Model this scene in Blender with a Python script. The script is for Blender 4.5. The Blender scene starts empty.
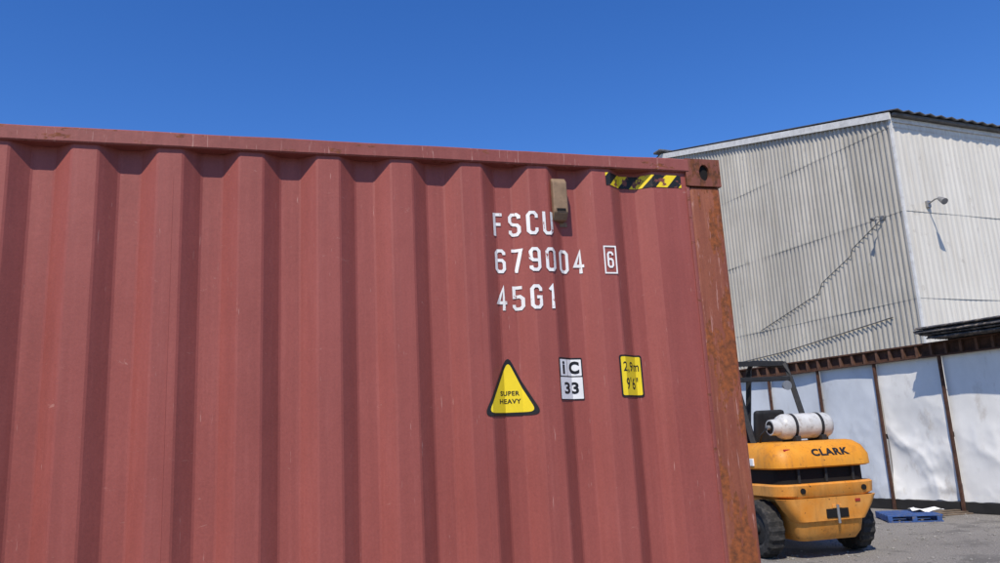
import bpy, bmesh, math, random
from mathutils import Vector, Matrix, noise
random.seed(7)
S=bpy.context.scene
COL=S.collection
# ---------------------------------------------------------------- materials
class N:
    def __init__(s,name):
        s.m=bpy.data.materials.new(name); s.m.use_nodes=True
        s.t=s.m.node_tree; s.b=s.t.nodes['Principled BSDF']; s.tc=s.t.nodes.new('ShaderNodeTexCoord')
    def n(s,t,**k):
        x=s.t.nodes.new('ShaderNode'+t)
        for a,v in k.items(): setattr(x,a,v)
        return x
    def l(s,a,b): s.t.links.new(a,b)
    def noise(s,scale,st=(1,1,1),detail=4,rough=.6,off=(0,0,0),dist=0.):
        mp=s.n('Mapping'); mp.inputs['Scale'].default_value=st; mp.inputs['Location'].default_value=off
        s.l(s.tc.outputs['Object'],mp.inputs[0])
        x=s.n('TexNoise'); x.inputs['Scale'].default_value=scale; x.inputs['Detail'].default_value=detail
        x.inputs['Roughness'].default_value=rough; x.inputs['Distortion'].default_value=dist
        s.l(mp.outputs[0],x.inputs['Vector']); return x.outputs[0]
    def ramp(s,src,a,b,lo=0.,hi=1.):
        x=s.n('MapRange'); x.inputs[1].default_value=a; x.inputs[2].default_value=b
        x.inputs[3].default_value=lo; x.inputs[4].default_value=hi
        s.l(src,x.inputs[0]); return x.outputs[0]
    def mix(s,f,a,b,mode='MIX'):
        x=s.n('Mix',data_type='RGBA',blend_type=mode)
        if isinstance(f,(int,float)): x.inputs[0].default_value=f
        else: s.l(f,x.inputs[0])
        for i,v in ((6,a),(7,b)):
            if isinstance(v,tuple): x.inputs[i].default_value=(*v[:3],1)
            else: s.l(v,x.inputs[i])
        return x.outputs[2]
    def math(s,op,a,b=0.):
        x=s.n('Math',operation=op)
        for i,v in ((0,a),(1,b)):
            if isinstance(v,(int,float)): x.inputs[i].default_value=v
            else: s.l(v,x.inputs[i])
        return x.outputs[0]
    def done(s,col,rough=.6,metal=0.,bump=None,bs=.3,bd=.002,spec=.35):
        s.b.inputs['Specular IOR Level'].default_value=spec
        if isinstance(col,tuple): s.b.inputs['Base Color'].default_value=(*col,1)
        else: s.l(col,s.b.inputs['Base Color'])
        if isinstance(rough,(int,float)): s.b.inputs['Roughness'].default_value=rough
        else: s.l(rough,s.b.inputs['Roughness'])
        s.b.inputs['Metallic'].default_value=metal
        if bump is not None:
            x=s.n('Bump'); x.inputs['Strength'].default_value=bs; x.inputs['Distance'].default_value=bd
            s.l(bump,x.inputs['Height']); s.l(x.outputs[0],s.b.inputs['Normal'])
        return s.m

def container_paint(name,c1,c2,rust=.66,rustcol=(.10,.035,.018),scr=.70,rs=18,rst=(1.6,1.6,.6),stk=.24,grm=.20):
    m=N(name)
    big=m.ramp(m.noise(1.3,(1,1,.7),5),.35,.65)
    col=m.mix(big,c1,c2)
    st=m.ramp(m.noise(9,(3,3,.12),4),.40,.68)
    col=m.mix(m.math('MULTIPLY',st,stk),col,tuple(x*.66 for x in c1))
    st2=m.ramp(m.noise(14,(3,3,.16),4,off=(5,2,1)),.52,.72)
    col=m.mix(m.math('MULTIPLY',st2,stk*.8),col,(min(1,c2[0]*1.3),c2[1]*1.55,c2[2]*1.6))
    gr=m.ramp(m.noise(3.2,(1,1,.6),8,.7,off=(2,6,4)),.50,.72,0,grm)
    col=m.mix(gr,col,tuple(x*.55 for x in c1))
    g=m.ramp(m.noise(120,detail=3),.3,.7,.92,1.07)
    col=m.mix(1.,col,g,'MULTIPLY')
    sc=m.ramp(m.noise(30,(3,3,.22),3,.7,off=(3,8,2)),scr,scr+.03)
    col=m.mix(m.math('MULTIPLY',sc,.6),col,(.44,.24,.20))
    sf=m.math('MULTIPLY',m.ramp(m.noise(11,(1,1,2.4),9,.8,off=(1,3,9),dist=.6),.645,.66),.55)
    col=m.mix(sf,col,(.42,.21,.17))
    r1=m.noise(rs,rst,8,.72,off=(9,1,4))
    rr=m.ramp(r1,rust,rust+.03)
    col=m.mix(rr,col,m.mix(m.ramp(m.noise(50),.35,.65),rustcol,(rustcol[0]*2.2,rustcol[1]*1.9,rustcol[2]*1.4)))
    bmp=m.math('ADD',m.noise(220,detail=2),m.math('MULTIPLY',m.noise(9,detail=3),6.))
    return m.done(col,m.ramp(rr,0,1,.52,.85),0,bmp,.25,.0011)

M={}
M['red']=container_paint('container_red_paint',(.262,.064,.050),(.296,.078,.063),.70)
M['rail']=container_paint('container_rail_paint',(.215,.056,.045),(.27,.080,.065),.59,scr=.64,rst=(.5,1.6,1.6))
M['post']=container_paint('container_post_rusted',(.22,.060,.036),(.30,.10,.05),.51,(.13,.043,.018),.62,rs=6,rst=(1.6,1.6,.45),stk=.5,grm=.4)
M['rustypaint']=container_paint('rusted_casting',(.14,.048,.031),(.20,.065,.040),.50,(.08,.030,.016))
def simple(name,c,rough=.6,metal=0.,var=.25,sc=6,dirt=None,dth=(.55,.75),stretch=(1,1,1),bs=.2,bd=.003):
    m=N(name)
    v=m.ramp(m.noise(sc,stretch,5),.3,.7,1-var,1+var*.5)
    col=m.mix(1.,c,v,'MULTIPLY')
    if dirt:
        col=m.mix(m.ramp(m.noise(sc*1.7,stretch,7,.7,off=(4,4,4)),*dth),col,dirt)
    return m.done(col,rough,metal,m.noise(sc*14,detail=4),bs,bd)
def worn(name,c,th=.62,under=(.27,.07,.055)):
    m=N(name)
    col=m.mix(1.,c,m.ramp(m.noise(7),.3,.7,.85,1.04),'MULTIPLY')
    col=m.mix(m.ramp(m.noise(45,(1,1,.5),6,.75),th,th+.03),col,under)
    return m.done(col,.55)
M['white']=worn('stencil_white_paint',(.80,.79,.77),.60)
M['stick_y']=worn('sticker_yellow',(.82,.62,.02),.74,(.5,.4,.2))
M['stick_w']=worn('sticker_white',(.80,.80,.78),.74,(.5,.48,.45))
M['stick_k']=simple('sticker_black',(.012,.012,.013),.5)
M['tan']=simple('vent_tan',(.25,.165,.10),.7,0,.3,20,(.14,.08,.05))
M['black']=simple('black_rubber_plastic',(.018,.018,.019),.65,0,.4,12,(.06,.055,.05),(.58,.8))
M['dark']=simple('dark_recess',(.006,.005,.005),.9)
M['steel']=simple('dull_steel',(.3,.3,.3),.5,.6)
m=N('hazard_tape')
sx=m.n('SeparateXYZ'); m.l(m.tc.outputs['Object'],sx.inputs[0])
d=m.math('FRACT',m.math('DIVIDE',m.math('SUBTRACT',sx.outputs[0],m.math('MULTIPLY',sx.outputs[2],.9)),.105))
k=m.math('GREATER_THAN',d,.5)
col=m.mix(k,(.80,.60,.02),(.012,.012,.012))
col=m.mix(m.ramp(m.noise(22,detail=7,rough=.7),.56,.58),col,(.18,.055,.04))
M['hazard']=m.done(col,.5)

# ---------------------------------------------------------------- mesh helpers
def empty(name,loc=(0,0,0),rz=0.):
    e=bpy.data.objects.new(name,None); COL.objects.link(e); e.location=loc; e.rotation_euler=(0,0,rz); e.empty_display_size=.2
    return e
def obj(name,bm,mat,parent=None,smooth=False,sharp=None):
    me=bpy.data.meshes.new(name); bm.to_mesh(me); bm.free()
    mats=mat if isinstance(mat,list) else [mat]
    for x in mats: me.materials.append(x)
    if smooth:
        for p in me.polygons: p.use_smooth=True
    if sharp: me.set_sharp_from_angle(angle=math.radians(sharp))
    o=bpy.data.objects.new(name,me); COL.objects.link(o)
    if parent: o.parent=parent
    return o
def bevel(o,w,seg=2):
    b=o.modifiers.new('bev','BEVEL'); b.width=w; b.segments=seg; b.limit_method='ANGLE'; b.angle_limit=math.radians(35)
    return o
def addbox(bm,x0,x1,y0,y1,z0,z1,mi=0):
    v=[bm.verts.new((x,y,z)) for x in (x0,x1) for y in (y0,y1) for z in (z0,z1)]
    for f in ((0,1,3,2),(4,6,7,5),(0,4,5,1),(2,3,7,6),(0,2,6,4),(1,5,7,3)):
        fc=bm.faces.new([v[i] for i in f]); fc.material_index=mi
    return v
def box(name,x0,x1,y0,y1,z0,z1,mat,parent,bv=0.):
    bm=bmesh.new(); addbox(bm,x0,x1,y0,y1,z0,z1); bmesh.ops.recalc_face_normals(bm,faces=bm.faces)
    o=obj(name,bm,mat,parent)
    if bv: bevel(o,bv)
    return o
def addtube(bm,pts,r,n=10,cap=True):
    rings=[]
    for i,p in enumerate(pts):
        p=Vector(p)
        a=Vector(pts[max(0,i-1)]); b=Vector(pts[min(len(pts)-1,i+1)])
        t=(b-a).normalized(); up=Vector((0,0,1)) if abs(t.z)<.9 else Vector((1,0,0))
        u=t.cross(up).normalized(); v=t.cross(u)
        rr=r[i] if isinstance(r,(list,tuple)) else r
        rings.append([bm.verts.new(p+rr*(math.cos(2*math.pi*j/n)*u+math.sin(2*math.pi*j/n)*v)) for j in range(n)])
    for a,b in zip(rings,rings[1:]):
        for j in range(n): bm.faces.new((a[j],a[(j+1)%n],b[(j+1)%n],b[j]))
    if cap:
        bm.faces.new(rings[0]); bm.faces.new(rings[-1])
def tube(name,pts,r,mat,parent,n=10):
    bm=bmesh.new(); addtube(bm,pts,r,n); bmesh.ops.recalc_face_normals(bm,faces=bm.faces)
    return obj(name,bm,mat,parent,smooth=True,sharp=40)

# ================================================================ CONTAINER
P=.275; SC=-.23; HB=.035; HS=.096; DEP=.045; BASE=.007
SMAX=.735; SMIN=-11.0; E1=1.013; E0=E1-12.19
def dn(s,z): return .0034*noise.noise(Vector((s*1.7,z*1.1,3.3)))+.0016*noise.noise(Vector((s*6,z*3,7.3)))
def lin(s):
    if s>SMAX or s<SMIN: return BASE
    o=abs(((s-SC+P/2)%P)-P/2)
    if o<=HB: return BASE+DEP
    if o<HS: return BASE+DEP*(HS-o)/(HS-HB)
    return BASE
def bps(lo,hi,e=0.):
    r=[]
    k0=int((lo-SC)/P)-2
    for k in range(k0,k0+int((hi-lo)/P)+5):
        c=SC+k*P
        for o in (-HS,-HB,HB,HS):
            for q in ((-e,e) if e else (0,)):
                x=c+o+q
                if lo<x<hi and SMIN<x<SMAX: r.append(x)
    return sorted(r)
YAW=math.atan2(.277,.961)
cont=empty('shipping_container',(0,2.94,0),YAW)
def wallpanel(name,flip=False):
    xs=[E0+.14]+bps(E0+.15,.80,.004)+[.865]
    zs=[.16+i*(2.838-.16)/30 for i in range(31)]
    bm=bmesh.new()
    g=[]
    for x in xs:
        y=lin(x)
        if flip: row=[bm.verts.new((x,2.438-y,z)) for z in zs]
        else: row=[bm.verts.new((x,y+dn(x,z),z)) for z in zs]
        g.append(row)
    for i in range(len(xs)-1):
        for j in range(len(zs)-1):
            f=(g[i][j],g[i+1][j],g[i+1][j+1],g[i][j+1])
            bm.faces.new(f[::-1] if flip else f)
    return obj(name,bm,M['red'],cont,smooth=True,sharp=10)
wallpanel('side_panel'); wallpanel('far_side_panel',True)
def rail(name,y0,y1,z0,z1):
    bm=bmesh.new(); rings=[]
    x=E0+.17
    while x<.861:
        a=.0025*noise.noise(Vector((x*2.1,0,0)))+.002*noise.noise(Vector((x*9,4,0))); b=.003*noise.noise(Vector((x*3.3,2,5)))
        c=.005
        pr=[(y0+c,z0),(y1-c,z0),(y1,z0+c),(y1,z1-c),(y1-c,z1),(y0+c,z1),(y0,z1-c),(y0,z0+c)]
        rings.append([bm.verts.new((x,y+(a if y<(y0+y1)/2 else 0),z+(b if z>(z0+z1)/2 else 0))) for y,z in pr])
        if x>=.8599: break
        x=min(.86,x+.06)
    for a,b in zip(rings,rings[1:]):
        for j in range(8): bm.faces.new((a[j],a[(j+1)%8],b[(j+1)%8],b[j]))
    bm.faces.new(rings[0]); bm.faces.new(rings[-1]); bmesh.ops.recalc_face_normals(bm,faces=bm.faces)
    return obj(name,bm,M['rail'],cont,smooth=True,sharp=30)
rail('top_rail',-.006,.06,2.838,2.894)
box('far_top_rail',E0+.17,.86,2.378,2.438,2.838,2.893,M['rail'],cont,.006)
box('bottom_rail',E0+.17,.86,.0,.10,.02,.16,M['rail'],cont,.006)
box('far_bottom_rail',E0+.17,.86,2.338,2.438,.02,.16,M['rail'],cont,.006)
box('roof',E0+.05,.96,.061,2.377,2.872,2.880,M['red'],cont)
box('floor',E0+.05,.96,.101,2.337,.12,.15,M['dark'],cont)
def post(name,x0,x1,y0,y1):
    return box(name,x0,x1,y0,y1,.13,2.775,M['post'],cont,.010)
post('corner_post',.862,E1-.006,.004,.16)
post('corner_post_far',.862,E1-.006,2.278,2.434)
post('corner_post_end',E0+.006,E0+.157,.004,.16)
post('corner_post_far_end',E0+.006,E0+.157,2.278,2.434)
box('post_fold',.846,.8619,.0012,.04,.161,2.774,M['rail'],cont,.004)
def casting(name,x0,x1,y0,y1,z0,z1):
    bm=bmesh.new()
    addbox(bm,x0,x1,y0+.014,y1,z0,z1)
    cx=(x0+x1)/2+.005; cz=(z0+z1)/2; n=24
    out=[bm.verts.new((x,y0,z)) for x,z in ((x0,z0),(x1,z0),(x1,z1),(x0,z1))]
    oe=[bm.edges.new((out[i],out[(i+1)%4])) for i in range(4)]
    hole=[]; hb=[]
    for i in range(n):
        a=2*math.pi*i/n; c,s_=math.cos(a),math.sin(a)
        px=cx+.024*c; pz=cz+.036*s_
        hole.append(bm.verts.new((px,y0,pz))); hb.append(bm.verts.new((px,y0+.0125,pz)))
    he=[bm.edges.new((hole[i],hole[(i+1)%n])) for i in range(n)]
    bmesh.ops.triangle_fill(bm,edges=oe+he,use_beauty=True)
    for i in range(n): bm.faces.new((hole[i],hole[(i+1)%n],hb[(i+1)%n],hb[i]))
    bo=[bm.verts.new((v.co.x,y0+.0139,v.co.z)) for v in out]
    for i in range(4): bm.faces.new((out[i],out[(i+1)%4],bo[(i+1)%4],bo[i]))
    f=bm.faces.new(hb); f.material_index=1
    bmesh.ops.recalc_face_normals(bm,faces=bm.faces)
    return obj(name,bm,[M['rustypaint'],M['dark']],cont)
i=0
for (x0,x1) in ((.848,E1),(E0,E0+.165)):
    casting('corner_casting_top_%d'%i,x0,x1,-.004,.158,2.777,2.899)
    casting('corner_casting_bottom_%d'%i,x0,x1,-.004,.158,.0,.12)
    box('casting_back_top_%d'%i,x0,x1,2.28,2.442,2.777,2.899,M['rustypaint'],cont,.006)
    box('casting_back_bottom_%d'%i,x0,x1,2.28,2.442,.0,.12,M['rustypaint'],cont,.006)
    i+=1
for nm,x0,x1 in (('door_end',.965,.992),('front_end',E0+.03,E0+.06)):
    box(nm+'_leaf_a',x0,x1,.165,1.214,.16,2.76,M['red'],cont,.005)
    box(nm+'_leaf_b',x0,x1,1.222,2.273,.16,2.76,M['red'],cont,.005)
    box(nm+'_header',x0-.03,x1+.012,.16,2.278,2.765,2.885,M['rail'],cont,.005)
    box(nm+'_sill',x0-.03,x1+.012,.16,2.278,.02,.155,M['rail'],cont,.005)
for k,y in enumerate((.42,.95,1.49,2.02)):
    tube('lock_rod_%d'%k,[(1.012,y,.18),(1.012,y,2.74)],.015,M['steel'],cont)
    for z in (.4,1.1,1.9,2.5): box('rod_bracket_%d_%d'%(k,int(z*10)),.993,1.03,y-.05,y+.05,z,z+.05,M['steel'],cont)
for k in range(-40,4,4):
    c=SC+P/2+k*P+.012
    bm=bmesh.new(); zs=[.17+i*.1026 for i in range(27)]
    r=[[bm.verts.new((c+dx,lin(c)+dn(c,z)-dy,z)) for dx,dy in ((-.002,-.001),(-.001,.0007),(.001,.0007),(.002,-.001))] for z in zs if z<2.837]
    for a,b in zip(r,r[1:]):
        for j in range(3): bm.faces.new((a[j],a[j+1],b[j+1],b[j]))
    obj('weld_seam_%d'%(k+40),bm,M['red'],cont)

# ---- decals
def decal(name,bm,off,mat):
    if bm.verts:
        lo=min(v.co.x for v in bm.verts); hi=max(v.co.x for v in bm.verts)
        zl=min(v.co.z for v in bm.verts); zh=max(v.co.z for v in bm.verts)
        for x in bps(lo,hi):
            bmesh.ops.bisect_plane(bm,geom=bm.verts[:]+bm.edges[:]+bm.faces[:],dist=1e-6,plane_co=(x,0,0),plane_no=(1,0,0))
        z=zl+.04
        while z<zh:
            bmesh.ops.bisect_plane(bm,geom=bm.verts[:]+bm.edges[:]+bm.faces[:],dist=1e-6,plane_co=(0,0,z),plane_no=(0,0,1)); z+=.04
        for v in bm.verts:
            v.co.y=lin(v.co.x)+dn(v.co.x,v.co.z)-off+v.co.y
    return obj(name,bm,mat,cont)
def poly(bm,pts,y=0.):
    return bm.faces.new([bm.verts.new((x,y,z)) for x,z in pts])
def rrect(cx,cz,w,h,r,n=4):
    o=[]
    for sx_,sz,a0 in ((1,-1,-90),(1,1,0),(-1,1,90),(-1,-1,180)):
        for i in range(n+1):
            a=math.radians(a0+90*i/n)
            o.append((cx+sx_*(w/2-r)+r*math.cos(a),cz+sz*(h/2-r)+r*math.sin(a)))
    return o
def stroke(bm,pts,w,y):
    pts=[Vector(p) for p in pts]; L=[];R=[]
    closed=(pts[0]-pts[-1]).length<1e-6
    n=len(pts)
    for i in range(n):
        if closed: a=pts[i-1] if i>0 else pts[-2]; b=pts[i+1] if i<n-1 else pts[1]
        else: a=pts[max(0,i-1)]; b=pts[min(n-1,i+1)]
        p=pts[i]
        d1=(p-a).normalized() if (p-a).length>1e-9 else (b-p).normalized()
        d2=(b-p).normalized() if (b-p).length>1e-9 else d1
        n1=Vector((-d1.y,d1.x)); n2=Vector((-d2.y,d2.x)); m_=(n1+n2).normalized()
        k=1/max(.5,m_.dot(n1)); L.append(p+m_*w/2*k); R.append(p-m_*w/2*k)
    vl=[bm.verts.new((q.x,y,q.y)) for q in L]; vr=[bm.verts.new((q.x,y,q.y)) for q in R]
    for i in range(n-1): bm.faces.new((vr[i],vr[i+1],vl[i+1],vl[i]))
G={
'F':[[(1,1),(0,1)],[(0,1.06),(0,-.06)],[(0,.52),(.8,.52)]],
'S':[[(1,.78),(1,.9),(.75,1),(.25,1),(0,.87),(0,.64),(.2,.53),(.8,.47),(1,.36),(1,.13),(.75,0),(.25,0),(0,.1),(0,.22)]],
'C':[[(1,.74),(1,.88),(.75,1),(.25,1),(0,.88),(0,.12),(.25,0),(.75,0),(1,.12),(1,.26)]],
'U':[[(0,1.06),(0,.12),(.25,0),(.75,0),(1,.12),(1,1.06)]],
'6':[[(1,.8),(1,.9),(.75,1),(.25,1),(0,.88),(0,.12),(.25,0),(.75,0),(1,.12),(1,.43),(.75,.54),(.06,.54)]],
'7':[[(-.05,1),(1,1),(.4,-.06)]],
'9':[[(0,.2),(0,.1),(.25,0),(.75,0),(1,.12),(1,.88),(.75,1),(.25,1),(0,.88),(0,.57),(.25,.46),(.94,.46)]],
'0':[[(0,.5),(0,.12),(.25,0),(.75,0),(1,.12),(1,.88),(.75,1),(.25,1),(0,.88),(0,.5)]],
'4':[[(.72,-.06),(.72,1),(0,.3),(1.1,.3)]],
'5':[[(.95,1),(.05,1),(.05,.56),(.7,.58),(1,.46),(1,.12),(.75,0),(.2,0),(0,.1),(0,.2)]],
'G':[[(1,.76),(1,.88),(.75,1),(.25,1),(0,.88),(0,.12),(.25,0),(.75,0),(1,.12),(1,.48),(.5,.48)]],
'1':[[(.2,.82),(.55,1),(.55,-.06)]],
}
def stencil(name,word,s0,zc,pitch,w=.033,h=.084,t=.0125):
    bm=bmesh.new(); k=0
    for i,ch in enumerate(word):
        for st in G[ch]:
            stroke(bm,[(s0+i*pitch+t/2+x*w,zc-h/2+z*h) for x,z in st],t,-.0002*k); k=(k+1)%4
    return decal(name,bm,.0030,M['white'])
stencil('owner_code','FSCU',-.004,2.597,.0650)
stencil('serial_number','679004',-.004,2.448,.0660)
stencil('type_code','45G1',-.004,2.298,.0645)
stencil('check_digit','6',.457,2.450,.06,.020,.060,.008)
bm=bmesh.new(); stroke(bm,[(.446,2.395),(.496,2.395),(.496,2.505),(.446,2.505),(.446,2.395)],.006,0)
decal('check_digit_box',bm,.0030,M['white'])
def textbm(body,cx,cz,w,h,bold=0.,y=0.):
    cu=bpy.data.curves.new('tmp','FONT'); cu.body=body; cu.offset=bold; cu.resolution_u=4; cu.space_character=1.12
    o=bpy.data.objects.new('tmp',cu); COL.objects.link(o)
    dg=bpy.context.evaluated_depsgraph_get(); dg.update()
    me=bpy.data.meshes.new_from_object(o.evaluated_get(dg)); bm=bmesh.new(); bm.from_mesh(me)
    bpy.data.objects.remove(o); bpy.data.curves.remove(cu); bpy.data.meshes.remove(me)
    xs=[v.co.x for v in bm.verts]; ys=[v.co.y for v in bm.verts]
    ax,bx,ay,by=min(xs),max(xs),min(ys),max(ys)
    for v in bm.verts:
        v.co=Vector((cx+((v.co.x-ax)/(bx-ax)-.5)*w, y, cz+((v.co.y-ay)/(by-ay)-.5)*h))
    return bm
def rtri(cx,zb,w,h,r):
    A=[Vector((cx-w/2,zb)),Vector((cx+w/2,zb)),Vector((cx,zb+h))]; o=[]
    for i in range(3):
        p=A[i];a=(A[i-1]-p).normalized();b=(A[(i+1)%3]-p).normalized()
        for k in range(6):
            t=k/5; q=p+a*r*(1-t)**2+b*r*t**2
            o.append((q.x,q.y))
    return o
bm=bmesh.new(); poly(bm,rtri(.028,1.846,.232,.232,.036)); decal('warning_sticker_border',bm,.0028,M['stick_k'])
bm=bmesh.new(); poly(bm,rtri(.028,1.858,.192,.196,.028)); decal('warning_sticker_field',bm,.0034,M['stick_y'])
decal('warning_sticker_text_1',textbm('SUPER',.028,1.930,.080,.018,.03),.0040,M['stick_k'])
decal('warning_sticker_text_2',textbm('HEAVY',.028,1.900,.090,.018,.03),.0040,M['stick_k'])
cx,cz=.2765,1.978
bm=bmesh.new(); poly(bm,rrect(cx,cz,.112,.164,.004)); decal('rail_sticker_border',bm,.0028,M['stick_k'])
bm=bmesh.new()
poly(bm,rrect(cx-.033,cz+.043,.036,.064,.002)); poly(bm,rrect(cx+.019,cz+.043,.064,.064,.002)); poly(bm,rrect(cx,cz-.036,.106,.084,.002))
decal('rail_sticker_field',bm,.0034,M['stick_w'])
decal('rail_sticker_i',textbm('i',cx-.033,cz+.043,.013,.050,.03),.0040,M['stick_k'])
decal('rail_sticker_c',textbm('C',cx+.019,cz+.043,.046,.050,.05),.0040,M['stick_k'])
decal('rail_sticker_33',textbm('33',cx,cz-.036,.070,.046,.035),.0040,M['stick_k'])
cx,cz=.531,1.981
bm=bmesh.new(); poly(bm,rrect(cx,cz,.118,.166,.010)); decal('height_sticker_border',bm,.0028,M['stick_k'])
bm=bmesh.new(); poly(bm,rrect(cx,cz,.104,.152,.006)); decal('height_sticker_field',bm,.0034,M['stick_y'])
decal('height_sticker_t1',textbm('2,9m',cx,cz+.034,.086,.044,.01),.0040,M['stick_k'])
decal('height_sticker_t2',textbm("9'6\"",cx,cz-.030,.070,.048,.012),.0040,M['stick_k'])
bm=bmesh.new(); poly(bm,[(.478,2.768),(.825,2.768),(.825,2.822),(.478,2.822)]); decal('hazard_tape',bm,.0025,M['hazard'])
bm=bmesh.new()
x0,x1,z0,z1=.240,.302,2.612,2.788; yb=BASE+DEP-.001
prof=[(yb,z0),(yb-.032,z0),(yb-.055,z0+.03),(yb-.055,z1-.02),(yb-.040,z1),(yb,z1)]
a=[bm.verts.new((x0,y,z)) for y,z in prof]; b=[bm.verts.new((x1,y,z)) for y,z in prof]
for i in range(6): bm.faces.new((a[i],a[(i+1)%6],b[(i+1)%6],b[i]))
bm.faces.new(a); bm.faces.new(b); bmesh.ops.recalc_face_normals(bm,faces=bm.faces)
bevel(obj('vent_cover',bm,M['tan'],cont),.006)
box('vent_slot',x0+.012,x1-.012,yb-.0575,yb-.0545,z0+.035,z0+.045,M['dark'],cont)
box('vent_flange',x0-.008,x1+.008,yb-.004,yb+.002,z0-.018,z0-.001,M['tan'],cont)

# ================================================================ GROUND
m=N('gravelly_asphalt')
a=m.ramp(m.noise(.35,detail=5),.35,.65)
col=m.mix(a,(.175,.160,.143),(.24,.224,.200))
col=m.mix(m.ramp(m.noise(38,detail=6,rough=.75),.46,.66),col,(.33,.31,.28))
col=m.mix(m.ramp(m.noise(60,detail=3,off=(3,3,3)),.53,.64),col,(.07,.065,.06))
col=m.mix(m.ramp(m.noise(1.4,detail=6,off=(8,3,3)),.54,.66,0,.65),col,(.10,.093,.085))
M['ground']=m.done(col,.95,0,m.math('ADD',m.noise(45,detail=5),m.noise(8,detail=3)),.8,.025)
bm=bmesh.new()
vv=[bm.verts.new(p) for p in ((-600,-600,0),(600,-600,0),(600,600,0),(-600,600,0))]; bm.faces.new(vv)
obj('ground',bm,M['ground'])
bm=bmesh.new()
for i in range(2600):
    x=random.uniform(3,11.5); y=random.uniform(9.3,17.5); r=random.choice([.007,.008,.010,.014,.022])*random.uniform(.7,1.2)
    mt=Matrix.Translation((x,y,r*.3))@Matrix.Rotation(random.uniform(0,6.28),4,'Z')@Matrix.Diagonal((r*random.uniform(.8,1.5),r,r*.6,1))
    bmesh.ops.create_icosphere(bm,subdivisions=1,radius=1,matrix=mt)
obj('gravel',bm,simple('pebble_stone',(.27,.255,.23),.9,0,.6,3))

# ================================================================ WAREHOUSE
def sheet_mat(name,c1,c2,stain,tint=.12,pw=.85,metal=0.,rough=.6):
    m=N(name)
    sx=m.n('SeparateXYZ'); m.l(m.tc.outputs['Object'],sx.inputs[0])
    cb=m.n('CombineXYZ')
    m.l(m.math('FLOOR',m.math('DIVIDE',m.math('ADD',sx.outputs[0],sx.outputs[1]),pw)),cb.inputs[0]); m.l(m.math('FLOOR',m.math('DIVIDE',sx.outputs[2],2.6)),cb.inputs[1])
    w=m.n('TexWhiteNoise'); m.l(cb.outputs[0],w.inputs[0])
    col=m.mix(m.ramp(m.noise(.5,detail=6),.35,.65),c1,c2)
    col=m.mix(1.,col,m.ramp(w.outputs[0],0,1,1-tint,1+tint*.3),'MULTIPLY')
    s1=m.ramp(m.noise(4,(3,3,.10),6,.65),.46,.74,0,.7)
    col=m.mix(s1,col,stain)
    s2=m.ramp(m.noise(2.2,(1,1,.8),8,.75,off=(7,3,1)),.60,.72,0,.6)
    col=m.mix(s2,col,tuple(x*.6 for x in stain))
    s3=m.ramp(m.noise(9,(1,1,.35),8,.8,off=(1,9,1)),.66,.69,0,.7)
    col=m.mix(s3,col,(.16,.09,.05))
    return m.done(col,rough,metal,m.noise(3,detail=3),.1,.02)
M['gw1']=sheet_mat('galvanised_siding',(.38,.36,.315),(.47,.445,.39),(.25,.225,.18),.13)
M['gw2']=sheet_mat('painted_siding',(.64,.61,.535),(.70,.67,.59),(.50,.45,.36),.05)
M['roof']=simple('roof_sheet_grey',(.13,.13,.13),.7,0,.4,4,(.08,.06,.05))
M['trimw']=simple('white_trim',(.66,.65,.61),.6,0,.2,5,(.40,.37,.33))
wh=empty('corrugated_warehouse',(11.9,22.0,0),math.atan2(.39,.92))
ZE=10.74; PITCH=.259; LR=11.4
def topz(u): return ZE+PITCH*(u if u<=LR else 2*LR-u)
def siding(name,axis,L,topf,pitch,amp,mat,tier=2.6):
    bm=bmesh.new(); n=int(L/pitch*4)
    zt=0
    while zt<14:
        pr=None
        for i in range(n+1):
            u=L*i/n; ph=(i%4)
            d=amp if ph in(1,2) else 0
            tz=topf(u)
            lo=zt-.04 if zt>0 else 0; hi=min(zt+tier,tz)
            if hi<=lo: pr=None; continue
            jit=.010*noise.noise(Vector((u*.7,zt,1)))
            pts=[(lo,d+.014+jit),(hi,d+jit)]
            if axis=='x': r=[bm.verts.new((u,-q,z)) for z,q in pts]
            else: r=[bm.verts.new((-q,u,z)) for z,q in pts]
            if pr: bm.faces.new((pr[0],r[0],r[1],pr[1]))
            pr=r
        zt+=tier
    return obj(name,bm,mat,wh)
siding('gable_wall','y',2*LR,topz,.18,.050,M['gw1'])
siding('eave_wall','x',22,lambda u:ZE,.22,.010,M['gw2'])
box('back_wall',0,22,2*LR-.1,2*LR,0,ZE,M['gw2'],wh)
box('end_wall',21.9,22,0.02,2*LR-.1,0,ZE,M['gw2'],wh)
bm=bmesh.new(); n=int(22.4/.076/1.5)
pr=None
for i in range(n+1):
    x=-.12+22.4*i/n; d=.035*math.sin(i*math.pi/2)
    r=[bm.verts.new((x,y,topz(y)+.10+d)) for y in (-.32,LR,2*LR+.25)]
    if pr:
        for k in range(2): bm.faces.new((pr[k],pr[k+1],r[k+1],r[k]))
    pr=r
ro=obj('roof',bm,M['roof'],wh); sm=ro.modifiers.new('s','SOLIDIFY'); sm.thickness=.03
box('gutter',-.05,22.2,-.22,-.08,ZE-.08,ZE+.01,M['roof'],wh,.02)
box('eave_trim',0,22.0,-.06,-.03,ZE-.22,ZE-.09,M['trimw'],wh)
bm=bmesh.new()
for (a0,b0) in ((-.1,LR),(LR,2*LR+.1)):
    v=[bm.verts.new((x,y,topz(y)+z)) for x in (-.13,-.07) for y in (a0,b0) for z in (-.16,.06)]
    for f in ((0,1,3,2),(4,6,7,5),(0,4,5,1),(2,3,7,6),(0,2,6,4),(1,5,7,3)): bm.faces.new([v[k] for k in f])
bmesh.ops.recalc_face_normals(bm,faces=bm.faces)
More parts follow.
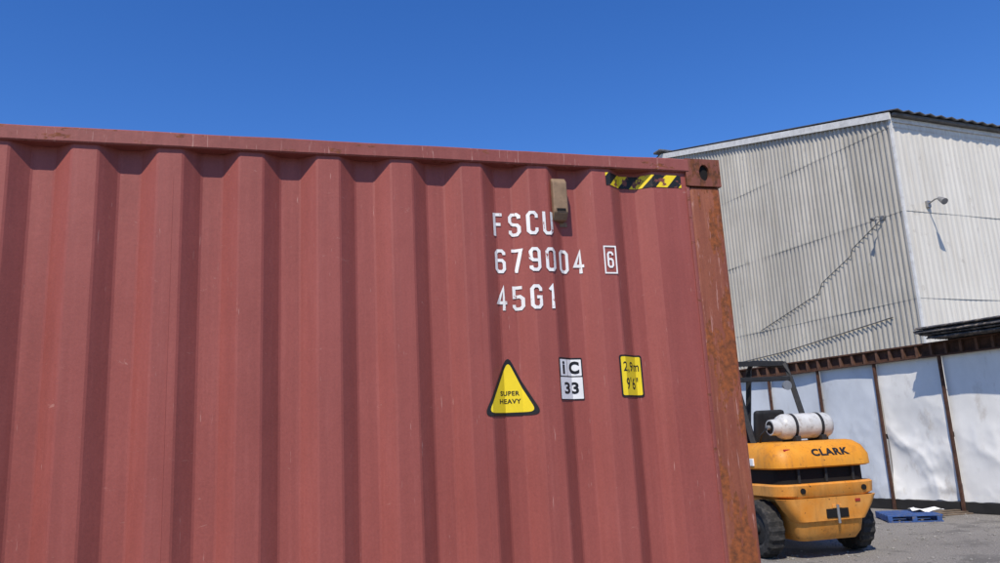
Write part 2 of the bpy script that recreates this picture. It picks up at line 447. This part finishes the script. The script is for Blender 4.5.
obj('verge_trim',bm,M['trimw'],wh)
box('ridge_cap',-.35,22.2,LR-.25,LR+.25,topz(LR)+.10,topz(LR)+.20,M['roof'],wh,.03)
box('corner_flashing',-.065,.012,-.045,.02,0,ZE-.1,M['trimw'],wh)
def lamp(name,p,dirv,s=1.):
    p=Vector(p);d=Vector(dirv)
    tube(name+'_arm',[p,p+s*(d*.35+Vector((0,0,.05))),p+s*(d*.55+Vector((0,0,.02)))],.022*s,M['steel'],wh)
    tube(name+'_head',[p+s*(d*.5+Vector((0,0,.03))),p+s*(d*.62+Vector((0,0,-.06))),p+s*(d*.72+Vector((0,0,-.14)))],[.05*s,.08*s,.10*s],M['steel'],wh,12)
    box(name+'_plate',p.x-.07*s,p.x+.07*s,p.y-.07*s,p.y+.07*s,p.z-.1*s,p.z+.1*s,M['steel'],wh)
lamp('wall_lamp_gable',(-.05,.75,7.75),(-1,0,0),.6)
lamp('wall_lamp_eave',(.95,-.03,8.0),(-.3,-1,0))
tube('gable_shadow_line',[(-.07,.8,7.7),(-.07,2.0,7.1),(-.07,2.1,6.9),(-.07,3.4,6.3),(-.07,3.6,6.0),(-.07,6.5,5.2)],.012,M['roof'],wh,6)  # dark tube drawn along the wall in place of the lamp's jagged shadow
tube('gable_diagonal',[(-.08,.9,4.75),(-.08,5.5,4.3),(-.08,11.0,4.05)],.018,M['roof'],wh,6)  # thin dark tube following a faint diagonal across the gable

# ================================================================ FENCE
fe=empty('sheet_metal_fence',(8.8,14.74,0),math.atan2(.878,-.478))
M['fwhite']=simple('fence_white_sheet',(.72,.71,.67),.5,0,.14,1.5,(.42,.37,.31),(.56,.78),(1,1,.5))
M['fshade']=simple('fence_shade_tinted_sheet',(.52,.55,.58),.5,0,.15,1.5,(.36,.36,.35),(.55,.78),(1,1,.5))  # bluish shade over the left panels, put into the sheet colour
M['rust']=simple('rusty_steel',(.075,.035,.022),.9,0,.5,8,(.15,.06,.03))
M['base_strip']=simple('base_strip_black',(.02,.019,.018),.9,0,.4,3)  # near-black strip along the foot of the fence
us=[-5.2,-3.72,-2.28,-.84,.61,2.05,3.5,4.95,6.4,7.85,9.3,10.75]
for i,(a,b) in enumerate(zip(us,us[1:])):
    bm=bmesh.new(); nx,nz=44,70; g=[]
    cr=(.055 if i==4 else .03 if i in(3,5) else .016)
    for ix in range(nx+1):
        row=[]
        for iz in range(nz+1):
            u=a+.012+(b-a-.024)*ix/nx; z=.21+2.76*iz/nz
            f=noise.ridged_multi_fractal(Vector((u*1.3,z*1.1,i*3.1)),1.,2.,3,1.,2.)
            low=1.0 if z<1.2 else max(.25,1-(z-1.2)*.9)
            y=cr*low*(f-1.0)+.05*noise.noise(Vector((u*.8,z*.6,i)))
            zz=z
            if iz==0: zz=z+.03*noise.noise(Vector((u*5,i,0)))
            row.append(bm.verts.new((u,y,zz)))
        g.append(row)
    for ix in range(nx):
        for iz in range(nz): bm.faces.new((g[ix][iz],g[ix+1][iz],g[ix+1][iz+1],g[ix][iz+1]))
    bmesh.ops.recalc_face_normals(bm,faces=bm.faces)
    obj('sheet_%d'%i,bm,M['fshade'] if i>=5 else M['fwhite'],fe,smooth=True)
for i,a in enumerate(us): box('fence_post_%d'%i,a-.028,a+.028,.05,.10,0,2.95,M['rust'],fe,.005)
box('base_strip',-5.3,10.8,-.06,.05,0,.20,M['base_strip'],fe,.01)
box('back_frame',-5.3,10.8,-.25,-.18,1.4,1.5,M['rust'],fe)
box('top_beam_web',-5.4,10.8,.02,.05,2.98,3.20,M['rust'],fe)
box('top_beam_flange_top',-5.4,10.8,-.06,.14,3.20,3.23,M['rust'],fe)
box('top_beam_flange_low',-5.4,10.8,-.06,.14,2.955,2.979,M['rust'],fe)
bm=bmesh.new()
k=-5.3
while k<10.7:
    addbox(bm,k,k+.05,.051,.125,2.981,3.198); k+=.30
bmesh.ops.recalc_face_normals(bm,faces=bm.faces)
obj('top_beam_stiffeners',bm,simple('rust_light',(.12,.06,.038),.9,0,.5,8),fe)
rs=empty('roofing_sheet_stack',(8.8,14.74,0),math.atan2(.878,-.478))
M['rsh']=simple('bitumen_sheet',(.05,.05,.055),.7,0,.5,6,(.24,.20,.16),(.50,.64))
for j in range(5):
    bm=bmesh.new(); pr=None
    n=4*12; y0=-.45+.12*random.random(); e1=.50+.12*j*random.random()+.03*j; tl=.02*random.random()
    for i in range(n+1):
        y=y0+1.0*i/n; d=.018*math.sin(2*math.pi*i/4*1.0)
        r=[bm.verts.new((x,y,3.25+j*.05+d+tl*(x+2)+.02*noise.noise(Vector((x,y*3,j))))) for x in (-2.2,-1.3,-.4,e1)]
        if pr:
            for q in range(3): bm.faces.new((pr[q],r[q],r[q+1],pr[q+1]))
        pr=r
    o=obj('sheet_%d'%j,bm,M['rsh'],rs); sm=o.modifiers.new('s','SOLIDIFY'); sm.thickness=.012

# ================================================================ BLUE PALLET and litter
bp=empty('blue_pallet',(7.15,14.75,0),math.radians(-12))
M['blue']=simple('pallet_blue',(.03,.08,.24),.7,0,.35,8,(.13,.12,.11),(.53,.68))
for k in range(5): box('deck_board_%d'%k,-.45,.45,-.45+k*.2,-.33+k*.2,.10,.122,M['blue'],bp,.003)
for k in range(3): box('runner_%d'%k,-.45+k*.4,-.37+k*.4,-.45,.47,.022,.098,M['blue'],bp,.003)
for k in range(3): box('bottom_board_%d'%k,-.449,.449,-.45+k*.4,-.35+k*.4,.0,.020,M['blue'],bp,.003)
bm=bmesh.new(); g=[[bm.verts.new((.1+.11*i,.0+.10*j,.15+.08*noise.noise(Vector((i*.8,j*.9,0))))) for j in range(5)] for i in range(6)]
for i in range(5):
    for j in range(4): bm.faces.new((g[i][j],g[i+1][j],g[i+1][j+1],g[i][j+1]))
obj('crumpled_wrap',bm,M['stick_w'],bp)
bt=empty('timber_offcuts',(8.0,15.1,0),math.radians(8))
tm=simple('weathered_timber',(.16,.12,.085),.9,0,.4,9)
for k in range(3): box('board_%d'%k,-.6+.2*k,.5+.1*k,-.1+k*.13,0+k*.13,.002+.022*k,.022+.022*k,tm,bt,.003)

# ================================================================ FORKLIFT
fk=empty('forklift',(4.31,10.92,0),math.radians(14))
def fpaint(name,c,fade):
    m=N(name)
    col=m.mix(m.ramp(m.noise(2.2,detail=5),.4,.65),c,fade)
    col=m.mix(m.ramp(m.noise(5,(2,2,.3),6,.7),.50,.72,0,.45),col,(.24,.11,.03))
    col=m.mix(m.ramp(m.noise(3,(1,1,1),8,.75,off=(7,5,1)),.56,.70,0,.5),col,(.12,.07,.035))
    col=m.mix(m.ramp(m.noise(20,detail=8,rough=.75,off=(2,5,1)),.62,.645),col,(.05,.03,.018))
    return m.done(col,.5,0,m.noise(30,detail=3),.15,.003)
M['fy']=fpaint('forklift_yellow',(.62,.235,.012),(.66,.285,.025))
M['fo']=fpaint('forklift_faded_orange',(.62,.28,.06),(.60,.215,.02))
M['tyre']=simple('tyre_rubber',(.025,.024,.023),.85,0,.4,9,(.09,.08,.07),(.5,.75))
M['tank']=simple('gas_bottle_paint',(.50,.50,.48),.4,0,.2,7,(.25,.21,.17),(.54,.7))
def section(hw,yr,yf,r,n=6):
    o=[]
    for sx_,yc,a0,rr in ((1,yr+r,-90,r),(1,yf-.03,0,.03),(-1,yf-.03,90,.03),(-1,yr+r,180,r)):
        for i in range(n+1):
            a=math.radians(a0+90*i/n)
            o.append((sx_*(hw-rr)+rr*math.cos(a),yc+rr*math.sin(a)))
    return o
def loft(name,levels,mat,bv=0.):
    bm=bmesh.new(); rings=[]
    for z,hw,yr,yf,r in levels: rings.append([bm.verts.new((x,y,z)) for x,y in section(hw,yr,yf,r)])
    for a,b in zip(rings,rings[1:]):
        n=len(a)
        for j in range(n): bm.faces.new((a[j],a[(j+1)%n],b[(j+1)%n],b[j]))
    bm.faces.new(rings[0]); bm.faces.new(rings[-1]); bmesh.ops.recalc_face_normals(bm,faces=bm.faces)
    return obj(name,bm,mat,fk,smooth=True,sharp=32)
loft('counterweight_lower',[(.24,.44,.14,1.1,.10),(.34,.50,.06,1.1,.14),(.62,.55,.005,1.1,.16),(.80,.57,.0,1.1,.16)],M['fo'])
loft('counterweight_rear_skirt',[(.50,.53,-.004,.20,.12),(.66,.66,-.010,.21,.14),(.80,.745,-.015,.22,.15)],M['fo'])
loft('counterweight_shoulder',[(.78,.60,.03,1.12,.20),(.84,.76,-.01,1.12,.24),(.97,.77,-.02,1.12,.24),(.99,.75,.0,1.12,.24)],M['fo'])
loft('radiator_slot',[(.985,.68,.09,1.1,.2),(1.20,.68,.09,1.1,.2)],M['dark'])
for k in range(3):
    x=(-.42,.0,.42)[k]; box('slot_rib_%d'%k,x-.02,x+.02,.05,.12,.992,1.19,M['black'],fk,.01)
loft('counterweight_upper',[(1.19,.74,.02,1.15,.24),(1.21,.77,-.02,1.15,.24),(1.34,.77,-.01,1.15,.24),(1.46,.73,.07,1.15,.22),(1.53,.66,.17,1.15,.2),(1.545,.6,.24,1.15,.18)],M['fy'])
box('tow_recess',-.12,.22,-.020,.05,.53,.65,M['dark'],fk,.01)
tube('tow_pin',[(.05,-.028,.46),(.05,-.028,.70)],.020,M['steel'],fk)
box('tow_plate',-.02,.12,-.024,.0,.655,.70,M['fo'],fk,.004)
for k,x in enumerate((-.44,.50)):
    tube('lifting_eye_%d'%k,[(x,-.028,.90),(x,.02,.90)],.038,M['dark'],fk,16)
box('reflector_right',.34,.42,-.022,.0,.72,.76,simple('lamp_red2',(.3,.03,.02),.3),fk,.004)
bm=textbm('CLARK',0,0,.58,.115,.045)
for v in bm.verts:
    z=1.395+v.co.z*.83; y=-.01+(z-1.34)*.08/.12-.006
    v.co=Vector((.08+v.co.x,y,z))
obj('rear_lettering',bm,M['stick_k'],fk)
def wheel(name,x,y,R,w,side):
    bm=bmesh.new(); n=40
    prof=[(-w/2+.02,R*.55),(-w/2,R*.66),(-w/2,R*.9),(-w/2+.03,R*.985),(0,R),(w/2-.03,R*.985),(w/2,R*.9),(w/2,R*.66),(w/2-.02,R*.55)]
    rings=[]
    for i in range(n):
        a=2*math.pi*i/n
        ring=[]
        for px,r in prof:
            q=r-(.018 if (i%2 and r>R*.89) else 0)
            ring.append(bm.verts.new((x+px,y+q*math.cos(a),R+q*math.sin(a))))
        rings.append(ring)
    for i in range(n):
        a=rings[i]; b=rings[(i+1)%n]
        for j in range(len(prof)-1): bm.faces.new((a[j],a[j+1],b[j+1],b[j]))
    bmesh.ops.recalc_face_normals(bm,faces=bm.faces)
    obj(name,bm,M['tyre'],fk)
    tube(name+'_rim',[(x-w/2+.03,y,R),(x-w/2+.05,y,R),(x+w/2-.05,y,R),(x+w/2-.03,y,R)],[R*.5,R*.57,R*.57,R*.5],M['black'],fk,24)
    tube(name+'_hub',[(x-w/2-.01,y,R),(x+w/2+.01,y,R)],R*.2,M['black'],fk,16)
wheel('rear_tyre_left',-.71,.62,.39,.24,-1); wheel('rear_tyre_right',.71,.62,.39,.24,1)
wheel('front_tyre_left',-.72,2.75,.48,.34,-1); wheel('front_tyre_right',.72,2.75,.48,.34,1)
tube('steer_axle',[(-.6,.62,.39),(.6,.62,.39)],.07,M['black'],fk)
box('chassis',-.52,.52,1.16,2.95,.38,1.02,M['fo'],fk,.03)
box('engine_cover',-.50,.50,1.16,1.95,1.03,1.40,M['fy'],fk,.05)
box('side_step_left',-.80,-.53,1.4,2.1,.45,.52,M['black'],fk,.01)
box('side_step_right',.53,.80,1.4,2.1,.45,.52,M['black'],fk,.01)
box('fender_left',-.84,-.53,2.3,3.1,1.0,1.08,M['fy'],fk,.02)
box('fender_right',.53,.84,2.3,3.1,1.0,1.08,M['fy'],fk,.02)
box('seat_base',-.27,.27,1.4,1.85,1.405,1.55,M['black'],fk,.04)
bm=bmesh.new(); addbox(bm,-.25,.25,1.30,1.42,1.5,2.02)
for v in bm.verts:
    if v.co.z>1.9: v.co.y-=.10
bmesh.ops.recalc_face_normals(bm,faces=bm.faces); bevel(obj('seat_back',bm,M['black'],fk),.05,3)
box('dashboard',-.48,.48,2.55,2.75,1.02,1.52,M['black'],fk,.04)
box('side_console',-.50,-.34,1.25,1.9,1.405,1.75,M['black'],fk,.03)
tube('steering_column',[(0,2.6,1.3),(0,2.35,1.72)],.03,M['black'],fk)
bm=bmesh.new()
pts=[Vector((0,2.34,1.73))+.19*(math.cos(a)*Vector((1,0,0))+math.sin(a)*Vector((0,.5,.86))) for a in [2*math.pi*i/24 for i in range(25)]]
addtube(bm,pts,.016,8,False); obj('steering_wheel',bm,M['black'],fk,smooth=True)
GW=.48
for s_ in (-1,1):
    bm=bmesh.new()
    addtube(bm,[(s_*GW,.95,1.45),(s_*GW,1.02,1.62),(s_*GW,1.32,2.50),(s_*GW,1.40,2.72),(s_*GW,2.35,2.84),(s_*GW,2.48,2.74),(s_*GW,2.85,1.1)],.055,4)
    bmesh.ops.recalc_face_normals(bm,faces=bm.faces)
    bevel(obj('guard_post_'+('left' if s_<0 else 'right'),bm,M['black'],fk),.008)
for k in range(9):
    y=1.42+k*.115; box('guard_bar_%d'%k,-GW+.03,GW-.03,y-.016,y+.016,2.71+.012*k,2.78+.012*k,M['black'],fk)
box('guard_rear_bar',-GW+.03,GW-.03,1.27,1.33,2.46,2.53,M['black'],fk,.008)
tube('work_light',[(.30,1.22,2.38),(.30,1.14,2.38)],[.05,.075],M['steel'],fk,14)
TX=.16
tk=[(-.47,.02),(-.465,.10),(-.43,.155),(-.37,.182),(-.02,.182),(.30,.182),(.36,.158),(.40,.10),(.405,.02)]
tube('gas_bottle',[(x+TX,.62,1.755) for x,r in tk],[r for x,r in tk],M['tank'],fk,28)
for k,x in enumerate((-.25,.17)):
    tube('bottle_strap_%d'%k,[(x-.022+TX,.62,1.755),(x+.022+TX,.62,1.755)],.187,M['black'],fk,28)
    box('bottle_cradle_%d'%k,x-.04+TX,x+.04+TX,.44,.80,1.54,1.62,M['black'],fk,.01)
tube('bottle_collar',[(-.58+TX,.62,1.755),(-.44+TX,.62,1.755)],[.11,.12],M['tank'],fk,20)
tube('bottle_collar_mouth',[(-.583+TX,.62,1.755),(-.579+TX,.62,1.755)],[.09,.09],M['dark'],fk,20)
tube('bottle_valve',[(-.585+TX,.62,1.755),(-.63+TX,.62,1.755)],.035,M['steel'],fk,10)
tube('gas_hose',[(-.62+TX,.62,1.75),(-.68+TX,.70,1.66),(-.62+TX,.85,1.56),(-.52+TX,1.0,1.50)],.016,M['black'],fk,8)
for s_ in (-1,1):
    nm='left' if s_<0 else 'right'
    box('mast_outer_'+nm,s_*.42-.04,s_*.42+.04,3.25,3.40,.12,2.35,M['black'],fk,.006)
    box('mast_inner_'+nm,s_*.32-.035,s_*.32+.035,3.27,3.39,.14,2.30,M['steel'],fk,.006)
    bm=bmesh.new(); addbox(bm,s_*.30-.07,s_*.30+.07,3.47,4.6,.06,.10); addbox(bm,s_*.30-.07,s_*.30+.07,3.46,3.51,.101,.85)
    bmesh.ops.recalc_face_normals(bm,faces=bm.faces); obj('fork_'+nm,bm,M['steel'],fk)
box('carriage_top',-.55,.55,3.41,3.455,.72,.84,M['black'],fk); box('carriage_low',-.55,.55,3.41,3.455,.22,.34,M['black'],fk)
box('mast_crossbar',-.38,.38,3.28,3.36,2.36,2.44,M['black'],fk)
tube('lift_cylinder',[(0,3.32,.3),(0,3.32,2.35)],.045,M['steel'],fk)
box('tail_light_left',-.60,-.50,.06,.12,1.40,1.455,simple('lamp_red',(.35,.02,.015),.3),fk,.008)
box('number_plate_panel',-.795,-.772,.55,.85,1.24,1.34,M['stick_w'],fk,.004)

# ================================================================ LIGHT / WORLD / CAMERA
EL=math.radians(53); AZ=math.radians(195)
sd=Vector((math.sin(AZ)*math.cos(EL),math.cos(AZ)*math.cos(EL),math.sin(EL)))
w=bpy.data.worlds.new('World'); S.world=w; w.use_nodes=True
nt=w.node_tree; bg=nt.nodes['Background']; sk=nt.nodes.new('ShaderNodeTexSky'); sk.sky_type='NISHITA'; sk.sun_disc=False
sk.sun_elevation=EL; sk.sun_rotation=AZ; sk.altitude=50; sk.air_density=1.0; sk.dust_density=.2; sk.ozone_density=6
hs=nt.nodes.new('ShaderNodeHueSaturation'); hs.inputs['Saturation'].default_value=1.24; hs.inputs['Value'].default_value=1.08; hs.inputs['Hue'].default_value=.513
nt.links.new(sk.outputs[0],hs.inputs['Color'])
nt.links.new(hs.outputs[0],bg.inputs[0]); bg.inputs[1].default_value=.15
L=bpy.data.lights.new('sun','SUN'); L.energy=5.0; L.angle=math.radians(.53); L.color=(1,.92,.80)
lo=bpy.data.objects.new('sun',L); COL.objects.link(lo); lo.rotation_euler=sd.to_track_quat('Z','Y').to_euler()
cam=bpy.data.cameras.new('camera'); co=bpy.data.objects.new('camera',cam); COL.objects.link(co); S.camera=co
cam.sensor_width=36; cam.lens=28.08; cam.clip_end=3000; cam.clip_start=.05
r=Vector((.9986,.01066,-.0517)).normalized(); f=Vector((0,.9794,.2018)).normalized(); u=r.cross(f).normalized(); r=f.cross(u).normalized()
mw=Matrix(((r.x,u.x,-f.x,0),(r.y,u.y,-f.y,0),(r.z,u.z,-f.z,1.75),(0,0,0,1)))
co.matrix_world=mw
S.view_settings.view_transform='Standard'; S.view_settings.look='None'; S.view_settings.exposure=0
